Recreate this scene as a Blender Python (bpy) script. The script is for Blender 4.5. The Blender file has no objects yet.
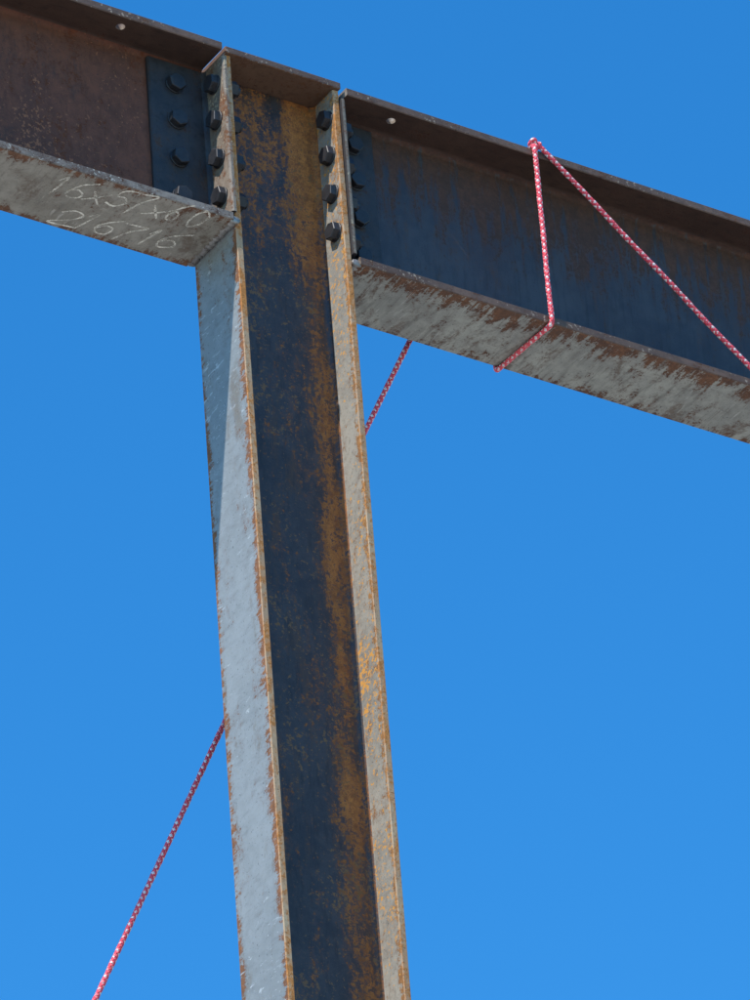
import bpy, bmesh, math, random
from mathutils import Vector, Matrix
random.seed(4)
sc=bpy.context.scene
HX=.134; BC=.156; B=.181; D=.433; TF=.018; GZ=-8.45
# ------------------------------------------------------------ node helpers
class NT:
    def __init__(s,name):
        s.m=bpy.data.materials.new(name); s.m.use_nodes=True; s.t=s.m.node_tree; s.n=s.t.nodes; s.l=s.t.links
        s.b=s.n['Principled BSDF']; s.co=s.n.new('ShaderNodeTexCoord').outputs['Object']
        s.sep=s.n.new('ShaderNodeSeparateXYZ'); s.l.new(s.co,s.sep.inputs[0])
    def set(s,inp,v):
        if isinstance(v,bpy.types.NodeSocket): s.l.new(v,inp)
        else: inp.default_value=v
    def math(s,op,a,b=0,c=None,clamp=False):
        n=s.n.new('ShaderNodeMath'); n.operation=op; n.use_clamp=clamp
        s.set(n.inputs[0],a); s.set(n.inputs[1],b)
        if c is not None: s.set(n.inputs[2],c)
        return n.outputs[0]
    def noise(s,vs,scale,detail=5,rough=.6,dist=0,off=(0,0,0)):
        mp=s.n.new('ShaderNodeMapping'); s.l.new(s.co,mp.inputs[0]); mp.inputs['Scale'].default_value=vs; mp.inputs['Location'].default_value=off
        n=s.n.new('ShaderNodeTexNoise'); s.l.new(mp.outputs[0],n.inputs['Vector'])
        n.inputs['Scale'].default_value=scale; n.inputs['Detail'].default_value=detail; n.inputs['Roughness'].default_value=rough; n.inputs['Distortion'].default_value=dist
        return n.outputs[0]
    def step(s,v,a,b):
        n=s.n.new('ShaderNodeMapRange'); n.interpolation_type='SMOOTHSTEP'; s.set(n.inputs[0],v)
        n.inputs[1].default_value=a; n.inputs[2].default_value=b; return n.outputs[0]
    def mix(s,f,a,b):
        n=s.n.new('ShaderNodeMix'); n.data_type='RGBA'; s.set(n.inputs[0],f)
        for i,v in((6,a),(7,b)):
            if isinstance(v,tuple): v=(*v,1) if len(v)==3 else v
            s.set(n.inputs[i],v)
        return n.outputs[2]
    def axis(s,a): return s.sep.outputs['XYZ'.index(a)]
def edge_term(N,e):
    ax,c,half,reach,st=e   # grows towards |coord-c| = half
    dd=N.math('SUBTRACT',half,N.math('ABSOLUTE',N.math('SUBTRACT',N.axis(ax),c)))
    g=N.math('SUBTRACT',1,N.math('DIVIDE',dd,reach),clamp=True)
    return N.math('MULTIPLY',N.math('POWER',g,1.3),st)
def band_term(N,bd):
    ax,c,w,st=bd
    dd=N.math('DIVIDE',N.math('ABSOLUTE',N.math('SUBTRACT',N.axis(ax),c)),w)
    return N.math('MULTIPLY',N.math('SUBTRACT',1,dd,clamp=True),st)
def steel(name,a,b_,rA,rB,amt=0.,streak=(1,1,1),sscale=12,edges=(),bands=(),metal=.0,rough=.5,speck=None,speck_amt=.0,light=None,light_amt=0,bump=.3,soft=.5,dark=.6,tick=(1,1,1),grit=.4,stain=None,stain_amt=0.):
    N=NT(name)
    big=N.noise((1,1,1),5,3,.5); mid=N.noise((1,1,1),40,8,.68,.4); fine=N.noise((1,1,1),350,6,.75)
    gr=N.noise((1,1,1),130,5,.7,.3,(4,4,9))
    st=N.noise(streak,sscale,7,.68,.2,(3.1,1.7,.4)); st2=N.noise(tick,85,5,.65,0,(1,7,2))
    base=N.mix(N.step(N.math('ADD',N.math('MULTIPLY',big,.4),N.math('ADD',N.math('MULTIPLY',mid,.35),N.math('MULTIPLY',fine,.25))),.40,.60),a,b_)
    if stain:
        sn=N.noise(streak,sscale*.6,6,.7,.6,(11,3,7))
        base=N.mix(N.step(N.math('ADD',sn,N.math('MULTIPLY',N.math('SUBTRACT',gr,.5),.25)),.56-stain_amt,.70-stain_amt),base,stain)
    base=N.mix(N.math('MULTIPLY',N.step(st2,.5,.68),dark),base,tuple(x*.45 for x in a))
    f=N.math('ADD',N.math('MULTIPLY',st,.55),N.math('MULTIPLY',mid,.3))
    f=N.math('ADD',f,N.math('MULTIPLY',st2,.15)); f=N.math('ADD',f,amt)
    for e in edges: f=N.math('ADD',f,N.math('MULTIPLY',edge_term(N,e),N.math('MAXIMUM',N.math('MULTIPLY_ADD',st2,4.,-1.1),.1)))
    for bd in bands: f=N.math('ADD',f,band_term(N,bd))
    rc=N.mix(N.step(N.math('ADD',N.math('MULTIPLY',fine,.5),N.math('MULTIPLY',mid,.5)),.40,.60),rA,rB)
    rc=N.mix(N.math('MULTIPLY',N.step(gr,.45,.6),.5),rc,tuple(x*.4 for x in rA))
    g1=N.math('ADD',N.math('MULTIPLY',N.math('SUBTRACT',fine,.5),.35),N.math('MULTIPLY',N.math('SUBTRACT',gr,.5),grit))
    m1=N.math('MULTIPLY',N.step(N.math('ADD',f,N.math('MULTIPLY',g1,.3)),.46,.66),soft); m2=N.step(N.math('ADD',f,g1),.57,.61)
    col=N.mix(m1,base,rB if soft<.7 else rc); col=N.mix(m2,col,rc)
    if speck:
        sp=N.step(N.math('ADD',N.math('MULTIPLY',N.noise((1,1,1),120,4,.65,.3,(5,5,5)),.7),N.math('MULTIPLY',big,.3)),.58-speck_amt,.61-speck_amt)
        col=N.mix(sp,col,speck)
    if light:
        lt=N.step(N.math('ADD',N.math('MULTIPLY',N.noise(tick,100,5,.7,.5,(9,2,5)),.75),N.math('MULTIPLY',big,.25)),.59-light_amt,.66-light_amt)
        col=N.mix(N.math('MULTIPLY',lt,.6),col,light)
    pin=N.step(N.noise((1,1,1),200,3,.6,0,(2,8,1)),.64,.69)
    col=N.mix(N.math('MULTIPLY',pin,.7),col,(.02,.014,.012))
    N.l.new(col,N.b.inputs['Base Color'])
    N.set(N.b.inputs['Roughness'],N.math('ADD',N.math('ADD',rough-.12,N.math('MULTIPLY',mid,.24)),N.math('MULTIPLY',m2,.3),clamp=True))
    N.set(N.b.inputs['Metallic'],N.math('MULTIPLY',N.math('SUBTRACT',1,m2),metal))
    h=N.math('ADD',N.math('ADD',N.math('MULTIPLY',fine,.5),N.math('MULTIPLY',mid,1.)),N.math('MULTIPLY',m2,.35))
    bp=N.n.new('ShaderNodeBump'); bp.inputs['Strength'].default_value=bump; bp.inputs['Distance'].default_value=.0015
    N.l.new(h,bp.inputs['Height']); N.l.new(bp.outputs[0],N.b.inputs['Normal'])
    return N.m
OR=(.50,.175,.033); ORD=(.18,.058,.018)
M={}
# column
M['col_out']=steel('steel_outer_flange',(.245,.26,.26),(.195,.21,.21),(.30,.115,.035),(.14,.06,.03),-.045,(1,1,.3),22,edges=[('Y',0,BC/2,.030,.24)],rough=.6,light=(.52,.55,.56),light_amt=.0,bump=.25,soft=.35,dark=.3,tick=(1,.3,1),stain=(.165,.15,.125),stain_amt=.03)
M['col_edge']=steel('steel_flange_tip',(.38,.24,.14),(.46,.34,.21),(.58,.23,.055),(.46,.18,.05),.06,(1,1,.5),25,rough=.7,bump=.5,soft=.8)
M['col_in']=steel('steel_inner_flange',(.35,.315,.26),(.23,.21,.18),(.48,.22,.055),(.22,.10,.04),-.015,(1,1,.35),30,edges=[('Y',0,BC/2,.022,.17)],rough=.6,speck=(.62,.29,.06),speck_amt=.02,bump=.45,soft=.3,dark=.55)
M['col_web']=steel('steel_web_mill_scale',(.028,.023,.025),(.050,.043,.045),OR,ORD,-.035,(1,1,.22),20,bands=[('X',.088,.055,.16),('Z',.27,.36,.13),('X',-.11,.03,.03)],metal=.1,rough=.48,speck=(.17,.085,.03),speck_amt=.008,bump=.3,soft=.55,dark=.5,tick=(1,1,.2),grit=.7,stain=(.065,.036,.022),stain_amt=.05)
# beams
M['bl_under']=steel('steel_underside_chalked',(.33,.295,.235),(.22,.195,.15),(.23,.10,.045),(.12,.06,.035),-.03,(1,.4,1),18,edges=[('Y',0,B/2,.03,.2)],bands=[('X',-HX-.012,.06,.06)],rough=.6,light=(.48,.44,.37),light_amt=-.01,bump=.3,soft=.45,dark=.5,tick=(1,.25,1),stain=(.15,.11,.075),stain_amt=.04)
M['br_under']=steel('steel_underside_rusty',(.35,.34,.28),(.24,.235,.20),(.21,.09,.038),(.09,.045,.03),-.025,(1,.5,1),32,edges=[('Y',.02,B/2+.02,.085,.24)],rough=.6,light=(.5,.49,.43),light_amt=-.005,bump=.3,soft=.4,dark=.7,tick=(1,.14,1),stain=(.14,.105,.075),stain_amt=.05)
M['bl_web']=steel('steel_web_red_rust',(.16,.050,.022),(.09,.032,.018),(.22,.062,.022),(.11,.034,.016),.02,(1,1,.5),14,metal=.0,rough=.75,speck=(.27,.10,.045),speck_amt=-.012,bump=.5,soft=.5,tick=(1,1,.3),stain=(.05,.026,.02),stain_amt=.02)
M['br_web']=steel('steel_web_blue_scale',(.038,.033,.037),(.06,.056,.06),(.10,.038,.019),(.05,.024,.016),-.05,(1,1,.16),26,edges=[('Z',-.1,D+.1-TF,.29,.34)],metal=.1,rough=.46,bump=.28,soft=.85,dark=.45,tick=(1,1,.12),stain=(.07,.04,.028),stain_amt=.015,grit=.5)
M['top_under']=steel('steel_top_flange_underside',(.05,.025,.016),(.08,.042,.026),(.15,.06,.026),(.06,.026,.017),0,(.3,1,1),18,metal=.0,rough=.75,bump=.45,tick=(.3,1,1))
M['tip']=steel('steel_beam_flange_tip',(.16,.09,.06),(.10,.058,.04),(.22,.09,.04),(.08,.04,.03),.0,(.4,1,1),25,rough=.65,speck=(.36,.27,.2),speck_amt=-.02,bump=.6,tick=(.5,1,1))
M['tip_l']=steel('steel_flange_tip_scuffed',(.26,.21,.17),(.12,.08,.06),(.16,.07,.04),(.07,.035,.025),.03,(.4,1,1),30,rough=.65,speck=(.52,.47,.4),speck_amt=.01,bump=.6,tick=(.5,1,1))
M['cut']=steel('steel_saw_cut_end',(.3,.27,.22),(.16,.11,.08),(.25,.12,.05),(.1,.05,.03),.02,(1,1,1),30,rough=.6,bump=.4)
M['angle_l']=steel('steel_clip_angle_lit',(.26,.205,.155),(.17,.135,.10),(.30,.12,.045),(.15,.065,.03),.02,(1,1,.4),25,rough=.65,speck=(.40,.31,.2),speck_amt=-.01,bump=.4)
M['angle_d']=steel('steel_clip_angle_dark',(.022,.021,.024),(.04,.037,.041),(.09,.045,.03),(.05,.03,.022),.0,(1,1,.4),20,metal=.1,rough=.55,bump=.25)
M['cap']=steel('steel_cap_plate',(.12,.062,.036),(.17,.095,.055),(.26,.115,.045),(.12,.055,.03),.02,(.5,1,1),15,rough=.7,bump=.4)
M['weld']=steel('weld_bead_metal',(.36,.34,.31),(.18,.16,.15),(.3,.14,.05),(.1,.05,.03),-.03,(1,1,1),60,metal=.3,rough=.45,bump=.7)
M['bolt']=steel('bolt_black_oxide',(.018,.018,.021),(.03,.03,.034),(.12,.06,.035),(.06,.035,.025),-.05,(1,1,1),60,metal=.1,rough=.5,bump=.25)
MK=list(M)
def mesh_obj(name,bm,parent=None,mats=MK):
    me=bpy.data.meshes.new(name); bm.to_mesh(me); bm.free()
    for k in mats: me.materials.append(M[k])
    o=bpy.data.objects.new(name,me); sc.collection.objects.link(o)
    if parent: o.parent=parent
    return o
def empty(name):
    o=bpy.data.objects.new(name,None); sc.collection.objects.link(o); o.empty_display_size=.1; return o
def mi(k): return MK.index(k)
def wprofile(hd,hb,tf,tw,r):
    c=.0018
    def fil(cx,cy,a0,a1):
        return [(cx+r*math.cos(math.radians(a0+(a1-a0)*i/6)),cy+r*math.sin(math.radians(a0+(a1-a0)*i/6))) for i in range(7)]
    q=fil(tw/2+r,hd-tf-r,180,90)+[(hb-c,hd-tf),(hb,hd-tf+c),(hb,hd-c),(hb-c,hd)]
    return q+[(-u,v) for u,v in reversed(q)]+[(-u,-v) for u,v in q]+[(u,-v) for u,v in reversed(q)]
def extrude(prof,place,stations,pick):
    bm=bmesh.new(); rings=[[bm.verts.new(place(u,v,s)) for u,v in prof] for s in stations]; n=len(prof)
    for a,b2 in zip(rings,rings[1:]):
        for i in range(n): bm.faces.new((a[i],a[(i+1)%n],b2[(i+1)%n],b2[i]))
    bm.faces.new(rings[0][::-1]); bm.faces.new(rings[-1])
    bmesh.ops.recalc_face_normals(bm,faces=bm.faces)
    for f in bm.faces: f.material_index=mi(pick(f.normal,f.calc_center_median()))
    return bm
# ------------------------------------------------------------ bolts
def prism(bm,c,ax,n,r,h,mat,rot=0,ch=.0):
    ax=Vector(ax).normalized(); t=ax.orthogonal().normalized(); s=ax.cross(t)
    levels=[(0,r),(h-ch,r),(h,r-ch*1.3)] if ch else [(0,r),(h,r)]
    R=[[bm.verts.new(Vector(c)+ax*z+(t*math.cos(rot+2*math.pi*i/n)+s*math.sin(rot+2*math.pi*i/n))*rr) for i in range(n)] for z,rr in levels]
    fs=[]
    for a,b2 in zip(R,R[1:]):
        for i in range(n): fs.append(bm.faces.new((a[i],a[(i+1)%n],b2[(i+1)%n],b2[i])))
    fs.append(bm.faces.new(R[-1])); fs.append(bm.faces.new(R[0][::-1]))
    for f in fs: f.material_index=mat
def bolt_end(bm,c,ax,stub=False):
    ax=Vector(ax); ro=random.random()*2
    prism(bm,c,ax,24,.0205,.0035,mi('bolt'),0,.0008)
    c2=Vector(c)+ax*.0035
    if stub:
        prism(bm,c2,ax,6,.0195,.019,mi('bolt'),ro,.002); prism(bm,c2+ax*.0185,ax,16,.0105,.009,mi('bolt'),0,.0015)
    else: prism(bm,c2,ax,6,.0195,.0135,mi('bolt'),ro,.0012)
BZ=[.078,.171,.264,.352]
# ------------------------------------------------------------ column
col=empty('steel_column')
def pcol(n,c):
    if abs(n.z)>.9: return 'cut'
    if abs(n.y)>.6 and abs(c.y)>BC/2-.004: return 'col_edge'
    if abs(c.x)>HX-.002: return 'col_out'
    if abs(n.x)>.95: return 'col_in'
    return 'col_web'
CT=D-TF
mesh_obj('shaft',extrude(wprofile(HX,BC/2,.0145,.009,.013),lambda u,v,s:(v,u,s),[GZ-.02,CT-.0015],pcol),col)
def boxbm(bm,x0,x1,y0,y1,z0,z1,mat,bev=.002):
    r=bmesh.ops.create_cube(bm,size=1,matrix=Matrix.Translation(((x0+x1)/2,(y0+y1)/2,(z0+z1)/2))@Matrix.Diagonal((x1-x0,y1-y0,z1-z0,1)))
    vs=r['verts']; fs=list({f for v in vs for f in v.link_faces})
    for f in fs: f.material_index=mat
    if bev:
        es=list({e for v in vs for e in v.link_edges}); bmesh.ops.bevel(bm,geom=es,offset=bev,segments=2,affect='EDGES',profile=.6)
bm=bmesh.new(); boxbm(bm,-HX-.001,HX+.001,-.086,.086,CT,CT+.0150,mi('cap'))
for f in bm.faces:
    if f.normal.y<-.9: f.material_index=mi('tip')
mesh_obj('cap_plate',bm,col)
bm=bmesh.new(); boxbm(bm,-.45,.45,-.45,.45,GZ,GZ+.03,mi('cut'),.003)
for sx in(-.35,.35):
    for sy in(-.35,.35): prism(bm,(sx,sy,GZ+.03),(0,0,1),6,.03,.03,mi('bolt'),.3,.003)
mesh_obj('base_plate',bm,col)
bm=bmesh.new()
for z in BZ:
    for y in(-.052,.052):
        bolt_end(bm,(HX-.0145,y,z),(-1,0,0)); bolt_end(bm,(-HX+.0145,y,z),(1,0,0),True)
mesh_obj('flange_bolts',bm,col)
# ------------------------------------------------------------ beams
def beam(side):
    o=empty('steel_beam'); L=9.; g=.012
    z0=0 if side<0 else -.013
    slope=0 if side<0 else -.0036
    hd=D/2
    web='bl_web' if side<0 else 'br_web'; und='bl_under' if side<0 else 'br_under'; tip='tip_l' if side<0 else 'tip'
    def pick(n,c):
        z=c.z-z0-slope*abs(c.x)
        if abs(n.x)>.9: return 'cut'
        if abs(n.y)>.6 and abs(c.y)>B/2-.004: return tip if z<.1 else 'tip'
        if n.z<-.9 and z<.03: return und
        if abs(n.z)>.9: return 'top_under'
        return web
    s0=HX+g
    body=mesh_obj('beam_body',extrude(wprofile(hd,B/2,TF,.011,.014),lambda u,v,s:(side*s,u,v+hd+z0+slope*s),[s0,s0+.5,L],pick),o)
    for hxp,hy in ([(-.362,-.060)] if side<0 else [(.272,-.056)]):
        bm=bmesh.new(); bmesh.ops.create_cone(bm,cap_ends=True,segments=24,radius1=.0095,radius2=.0095,depth=.08,matrix=Matrix.Translation((hxp,hy,D+z0-.01)))
        me=bpy.data.meshes.new('cut'); bm.to_mesh(me); bm.free(); me.materials.append(M['cut']); c=bpy.data.objects.new('cut',me); sc.collection.objects.link(c)
        md=body.modifiers.new('h','BOOLEAN'); md.object=c; md.operation='DIFFERENCE'; md.solver='EXACT'
        bpy.context.view_layer.update(); dg=bpy.context.evaluated_depsgraph_get(); nm=bpy.data.meshes.new_from_object(body.evaluated_get(dg))
        body.modifiers.clear(); body.data=nm; bpy.data.objects.remove(c)
    bm=bmesh.new(); t=.0095; W=.140 if side<0 else .118
    za,zb=.026+z0,D-.028+z0
    for sy in(-1,1):
        y0=.0057; prof=[(0,0),(W,0),(W,t*.6),(W-.003,t),(t+.008,t),(t+.003,t+.003),(t,t+.008),(t,.077),(t*.6,.080),(0,.080)]
        va=[[bm.verts.new((side*(HX+.0005+a),sy*(y0+b2),z)) for a,b2 in prof] for z in (za,zb)]
        n=len(prof); bm.faces.new(va[0]); bm.faces.new(va[1])
        for i in range(n): bm.faces.new((va[0][i],va[0][(i+1)%n],va[1][(i+1)%n],va[1][i]))
    bmesh.ops.recalc_face_normals(bm,faces=bm.faces)
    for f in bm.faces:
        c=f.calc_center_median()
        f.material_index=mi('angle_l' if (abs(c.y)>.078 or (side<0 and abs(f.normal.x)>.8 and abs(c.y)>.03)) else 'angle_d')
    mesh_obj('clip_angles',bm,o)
    bm=bmesh.new()
    for z in BZ:
        for sy in(-1,1):
            bolt_end(bm,(side*(HX+(.082 if side<0 else .066)),sy*(.0057+t),z+z0),(0,sy,0),sy>0)
            bolt_end(bm,(side*(HX+t+.0005),sy*.052,z+z0),(side,0,0),side>0)
    mesh_obj('connection_bolts',bm,o)
    bm=bmesh.new(); N_=90; rings=[]
    for i in range(N_+1):
        y=-B/2+.004+(B-.008)*i/N_; ph=(i*.9)
        r=.0066*(1+.16*math.sin(ph)+.25*random.uniform(-1,1)); cx=side*(HX+.006+.0015*math.sin(i*.37)); cz=z0+.004
        rings.append([bm.verts.new((cx+r*1.4*math.cos(a*math.pi/4),y+.0015*math.sin(a*math.pi/4),cz+r*math.sin(a*math.pi/4)*1.1)) for a in range(8)])
    for a,b2 in zip(rings,rings[1:]):
        for i in range(8): bm.faces.new((a[i],a[(i+1)%8],b2[(i+1)%8],b2[i]))
    bm.faces.new(rings[0]); bm.faces.new(rings[-1]); bmesh.ops.recalc_face_normals(bm,faces=bm.faces)
    for f in bm.faces: f.material_index=mi('weld'); f.smooth=True
    mesh_obj('weld_bead',bm,o)
    return o
bl=beam(-1); br=beam(1)
def catmull(P,k=8):
    P=[Vector(p) for p in P]; Q=[P[0]*2-P[1]]+P+[P[-1]*2-P[-2]]; out=[]
    for i in range(1,len(Q)-2):
        for j in range(k):
            t=j/k; a,b_,c,d=Q[i-1:i+3]
            out.append(.5*((2*b_)+(c-a)*t+(2*a-5*b_+4*c-d)*t*t+(3*b_-a-3*c+d)*t**3))
    out.append(P[-1]); return out
# chalk handwriting
N=NT('chalk'); al=N.step(N.math('ADD',N.math('MULTIPLY',N.noise((1,1,1),380,5,.8),.55),N.math('MULTIPLY',N.noise((1,1,1),30,4,.7),.45)),.41,.58)
N.b.inputs['Base Color'].default_value=(.86,.80,.66,1); N.b.inputs['Roughness'].default_value=.95; N.l.new(al,N.b.inputs['Alpha']); M['chalk']=N.m
G={'1':[[(.3,.75),(.5,1.05),(.45,-.05)]],
 '6':[[(.8,1.1),(.35,.75),(.15,.3),(.35,0),(.72,.08),(.72,.4),(.4,.45),(.18,.25)]],
 'x':[[(.1,.6),(.85,.0)],[(.9,.7),(.05,-.05)]],
 '5':[[(.95,1.05),(.3,.97),(.25,.6),(.6,.62),(.8,.35),(.55,.0),(.1,.08)]],
 '7':[[(.05,.92),(.5,1),(.95,1.0),(.55,.5),(.3,-.2)]],
 '0':[[(.5,1),(.2,.7),(.2,.25),(.5,0),(.8,.3),(.8,.75),(.45,1.02),(.3,.9)]],
 '2':[[(.08,.7),(.35,1),(.75,.9),(.65,.5),(.1,.05),(.3,.04),(1.1,.08)]]}
bm=bmesh.new()
def write(txt,x,v,w,h,dv):
    for ci,ch in enumerate(txt):
        sh=random.uniform(-.15,.15); sw=random.uniform(.8,1.25); up_=random.uniform(-.1,.1)
        for st in G[ch]:
            pts=[Vector((x+(ci+(px*1.02*sw)+random.uniform(-.06,.06)+(.3+sh)*py)*w, -(v+dv*ci+(py+up_+random.uniform(-.06,.06))*h), -.0007)) for px,py in st]
            C=catmull(pts,7) if len(pts)>2 else [pts[0].lerp(pts[1],i/6)+Vector((0,.002*math.sin(i/6*3.1),0)) for i in range(7)]
            pr=None
            for i,p in enumerate(C):
                t=(C[min(i+1,len(C)-1)]-C[max(i-1,0)]); t.z=0
                if t.length<1e-6: continue
                t.normalize(); n=Vector((-t.y,t.x,0))*random.uniform(.0014,.0028)
                cur=(bm.verts.new(p+n),bm.verts.new(p-n))
                if pr: bm.faces.new((pr[0],cur[0],cur[1],pr[1]))
                pr=cur
write('16x57x60',-.535,.006,.043,.060,.0035)
write('216716',-.475,-.076,.045,.055,.004)
mesh_obj('chalk_marking',bm,bl,['chalk'])
# ------------------------------------------------------------ rope
def rope_mat():
    N=NT('braided_rope'); uv=N.n.new('ShaderNodeUVMap'); sp=N.n.new('ShaderNodeSeparateXYZ'); N.l.new(uv.outputs[0],sp.inputs[0])
    u,v=sp.outputs[0],sp.outputs[1]
    a=N.math('MULTIPLY',N.math('ADD',v,u),4); b_=N.math('MULTIPLY',N.math('SUBTRACT',v,u),4)
    wa=N.step(N.math('FRACT',N.math('MULTIPLY',a,.5)),.50,.54); wb=N.step(N.math('FRACT',N.math('MULTIPLY',b_,.5)),.34,.38)
    nz=N.noise((1,1,1),600,4,.7); dirt=N.noise((1,1,1),9,4,.6); brk=N.step(N.noise((1,1,1),150,2,.5,0,(3,3,3)),.40,.5)
    w=N.math('MULTIPLY',N.math('MULTIPLY',wa,wb),brk)
    red=N.mix(N.step(nz,.35,.65),(.78,.035,.07),(.95,.13,.16)); wh=N.mix(N.step(nz,.35,.65),(.88,.66,.62),(.93,.87,.83))
    c=N.mix(w,red,wh); c=N.mix(N.math('MULTIPLY',N.step(dirt,.45,.7),.15),c,(.3,.12,.1))
    N.l.new(c,N.b.inputs['Base Color']); N.b.inputs['Roughness'].default_value=.75
    h=N.math('MULTIPLY',N.math('ABSOLUTE',N.math('SINE',N.math('MULTIPLY',a,math.pi))),N.math('ABSOLUTE',N.math('SINE',N.math('MULTIPLY',b_,math.pi))))
    bp=N.n.new('ShaderNodeBump'); bp.inputs['Strength'].default_value=.8; bp.inputs['Distance'].default_value=.002; N.l.new(N.math('ADD',h,N.math('MULTIPLY',nz,.3)),bp.inputs['Height']); N.l.new(bp.outputs[0],N.b.inputs['Normal'])
    return N.m
M['rope']=rope_mat()
def tube(name,P,r,parent,step=.006,pitch=.032,wob=.0):
    out=[Vector(P[0])]
    for a,b_ in zip(P,P[1:]):
        a=Vector(a); b_=Vector(b_); n=max(1,int((b_-a).length/step))
        for i in range(1,n+1): out.append(a.lerp(b_,i/n))
    bm=bmesh.new(); uvl=bm.loops.layers.uv.new('UVMap'); S=14; rings=[]; L=0; nrm=None
    for i,p in enumerate(out):
        t=(out[min(i+1,len(out)-1)]-out[max(i-1,0)]).normalized()
        nrm=t.orthogonal().normalized() if nrm is None else (nrm-t*nrm.dot(t)).normalized()
        bn=t.cross(nrm)
        if i: L+=(p-out[i-1]).length
        w=Vector((math.sin(L*31),math.sin(L*23+1),math.sin(L*27+2)))*wob
        rr=r*(1+.06*math.sin(L*140)+.05*random.uniform(-1,1))
        rings.append((L/pitch,[bm.verts.new(p+w+(nrm*math.cos(2*math.pi*k/S)+bn*math.sin(2*math.pi*k/S))*rr) for k in range(S)]))
    for (va,a),(vb,b_) in zip(rings,rings[1:]):
        for k in range(S):
            f=bm.faces.new((a[k],a[(k+1)%S],b_[(k+1)%S],b_[k])); f.smooth=True
            for lp,(uu,vv) in zip(f.loops,((k/S,va),((k+1)/S,va),((k+1)/S,vb),(k/S,vb))): lp[uvl].uv=(uu,vv)
    bm.faces.new(rings[0][1][::-1]); bm.faces.new(rings[-1][1])
    return mesh_obj(name,bm,parent,['rope'])
rope=empty('tag_line_rope')
RR=.0053; z0=-.013-.0036*.6; e=RR+.0008
KX=.594; yf=-B/2-e; yb=B/2+e; zt=D+z0+e; zb=z0-e
def corner(p,q,r_,k=.012):
    p,q,r_=map(Vector,(p,q,r_)); a=q+(p-q).normalized()*k; c=q+(r_-q).normalized()*k
    return [((1-t)**2)*a+2*t*(1-t)*q+t*t*c for t in (0,.25,.5,.75,1)]
def loop(pts,closed=True,k=.01):
    out=[]; n=len(pts)
    rng=range(n) if closed else range(1,n-1)
    if not closed: out.append(Vector(pts[0]))
    for i in rng: out+=corner(pts[i-1],pts[i],pts[(i+1)%n],k)
    out.append(out[0] if closed else Vector(pts[-1])); return out
tube('wrap_loop',loop([(KX+.002,yf,zt),(.595,yf,zb),(.587,yb,zb),(KX-.005,yb,zt)]),RR,rope,wob=.0005)
tube('diagonal_wrap',loop([(KX+.012,-.03,zt+.008),(KX+.012,yf-.002,zt),(1.140,yf-.001,zb-.001),(1.62,yb,zb-.001),(KX+.03,yb,zt),(KX+.01,.0,zt+.008)],False),RR,rope,wob=.0005)
s=Vector((.6,.1,.43)); dv=Vector((-.05,.2,-.98))-s; endp=s+dv*((s.z-GZ-.02)/1.41)
tail=[Vector((KX,-.05,zt+.006)),Vector((KX,.06,zt+.004)),Vector((KX-.003,.1,zt))]
nS=60
for i in range(1,nS+1):
    t=i/nS; q=s.lerp(endp,t); q.z-=.05*math.sin(math.pi*t)*min(1,t*3); q.x-=.018*min(1,t*8); tail.append(q)
tube('tail_line',tail,RR,rope,.012)
K=[]
for i in range(61):
    t=2*math.pi*i/60
    K.append(Vector((KX+.006+.0065*(math.sin(t)+1.5*math.sin(2*t))*.6, yf+.004+.007*(-math.sin(3*t)), zt+.001+.010*(math.cos(t)-1.5*math.cos(2*t))*.6)))
tube('hitch_knot',K,RR*.8,rope,.003)
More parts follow.
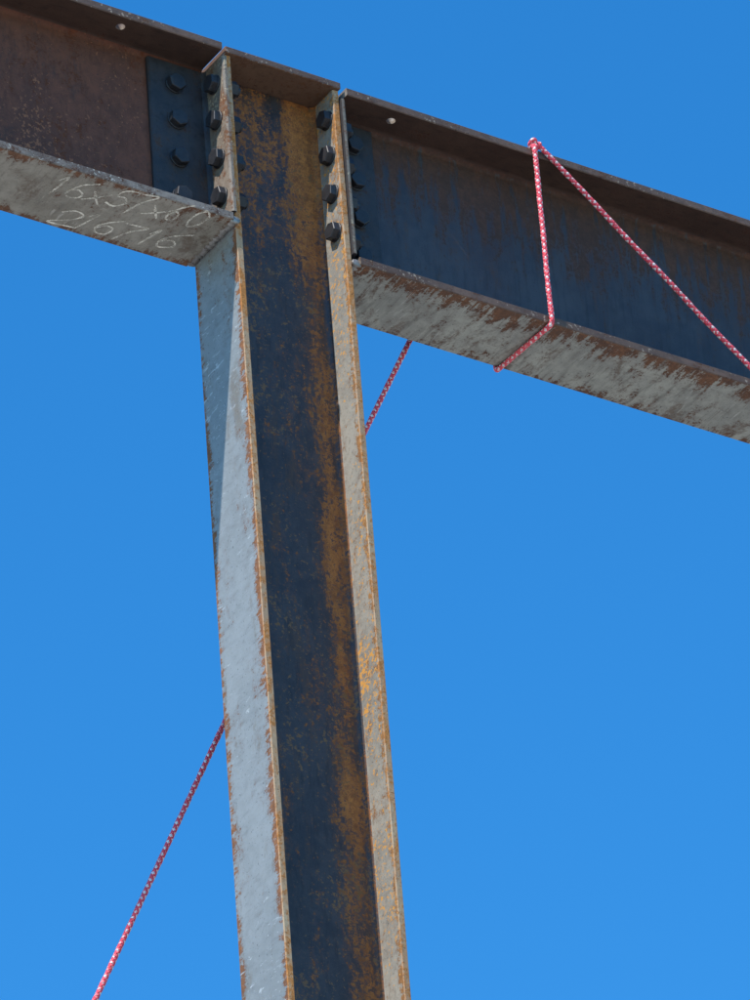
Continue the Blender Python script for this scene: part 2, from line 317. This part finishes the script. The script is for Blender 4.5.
# ------------------------------------------------------------ ground
N=NT('dry_gravel'); c1=N.noise((1,1,1),.15,5,.6); c2=N.noise((1,1,1),6,8,.7); c3=N.noise((1,1,1),60,4,.7)
c=N.mix(N.step(c1,.35,.65),(.46,.42,.36),(.38,.34,.28)); c=N.mix(N.math('MULTIPLY',N.step(c2,.4,.65),.5),c,(.50,.47,.41)); c=N.mix(N.math('MULTIPLY',N.step(c3,.55,.7),.5),c,(.25,.22,.19))
N.l.new(c,N.b.inputs['Base Color']); N.b.inputs['Roughness'].default_value=.95
bp=N.n.new('ShaderNodeBump'); bp.inputs['Distance'].default_value=.03; N.l.new(c2,bp.inputs['Height']); N.l.new(bp.outputs[0],N.b.inputs['Normal']); M['ground']=N.m
bm=bmesh.new(); bmesh.ops.create_grid(bm,x_segments=40,y_segments=40,size=1500)
o=mesh_obj('ground',bm,None,['ground']); o.location.z=GZ
# ------------------------------------------------------------ world, sun, camera
w=bpy.data.worlds.new('World'); sc.world=w; w.use_nodes=True; nt=w.node_tree
sky=nt.nodes.new('ShaderNodeTexSky'); sky.sky_type='NISHITA'; sky.sun_disc=False
sd=Vector((-1,-.28,1.27)).normalized()
sky.sun_elevation=math.asin(sd.z); sky.sun_rotation=math.atan2(sd.x,sd.y)
sky.air_density=1.0; sky.dust_density=0.0; sky.ozone_density=2.0; sky.altitude=200
hs=nt.nodes.new('ShaderNodeHueSaturation'); hs.inputs['Saturation'].default_value=1.35
mx=nt.nodes.new('ShaderNodeMix'); mx.data_type='RGBA'; mx.blend_type='MULTIPLY'; mx.inputs[0].default_value=1; mx.inputs[7].default_value=(1.02,1.70,1.83,1)
nt.links.new(sky.outputs[0],hs.inputs['Color']); nt.links.new(hs.outputs[0],mx.inputs[6]); nt.links.new(mx.outputs[2],nt.nodes['Background'].inputs[0]); nt.nodes['Background'].inputs[1].default_value=.135
L=bpy.data.objects.new('sun',bpy.data.lights.new('sun','SUN')); sc.collection.objects.link(L); L.data.energy=5.0; L.data.angle=math.radians(.53); L.data.color=(1,.94,.86)
L.rotation_euler=(-sd).to_track_quat('-Z','Y').to_euler()
cam=bpy.data.objects.new('camera',bpy.data.cameras.new('camera')); sc.collection.objects.link(cam); sc.camera=cam
Rr=[(.8428,-.5339,-.0681),(-.2413,-.488,.8388),(-.4811,-.6906,-.5401)]
bk=Vector(Rr[2]).normalized(); rt=Vector(Rr[0]); rt=(rt-bk*rt.dot(bk)).normalized(); up=bk.cross(rt)
cam.matrix_world=Matrix([[rt[i],up[i],bk[i],(-5.4509,-8.107,-6.8402)[i]] for i in range(3)]+[[0,0,0,1]])
cam.data.sensor_fit='VERTICAL'; cam.data.sensor_height=24; cam.data.lens=24*6.0561; cam.data.clip_end=5000
sc.view_settings.view_transform='Standard'; sc.view_settings.look='None'; sc.view_settings.exposure=0
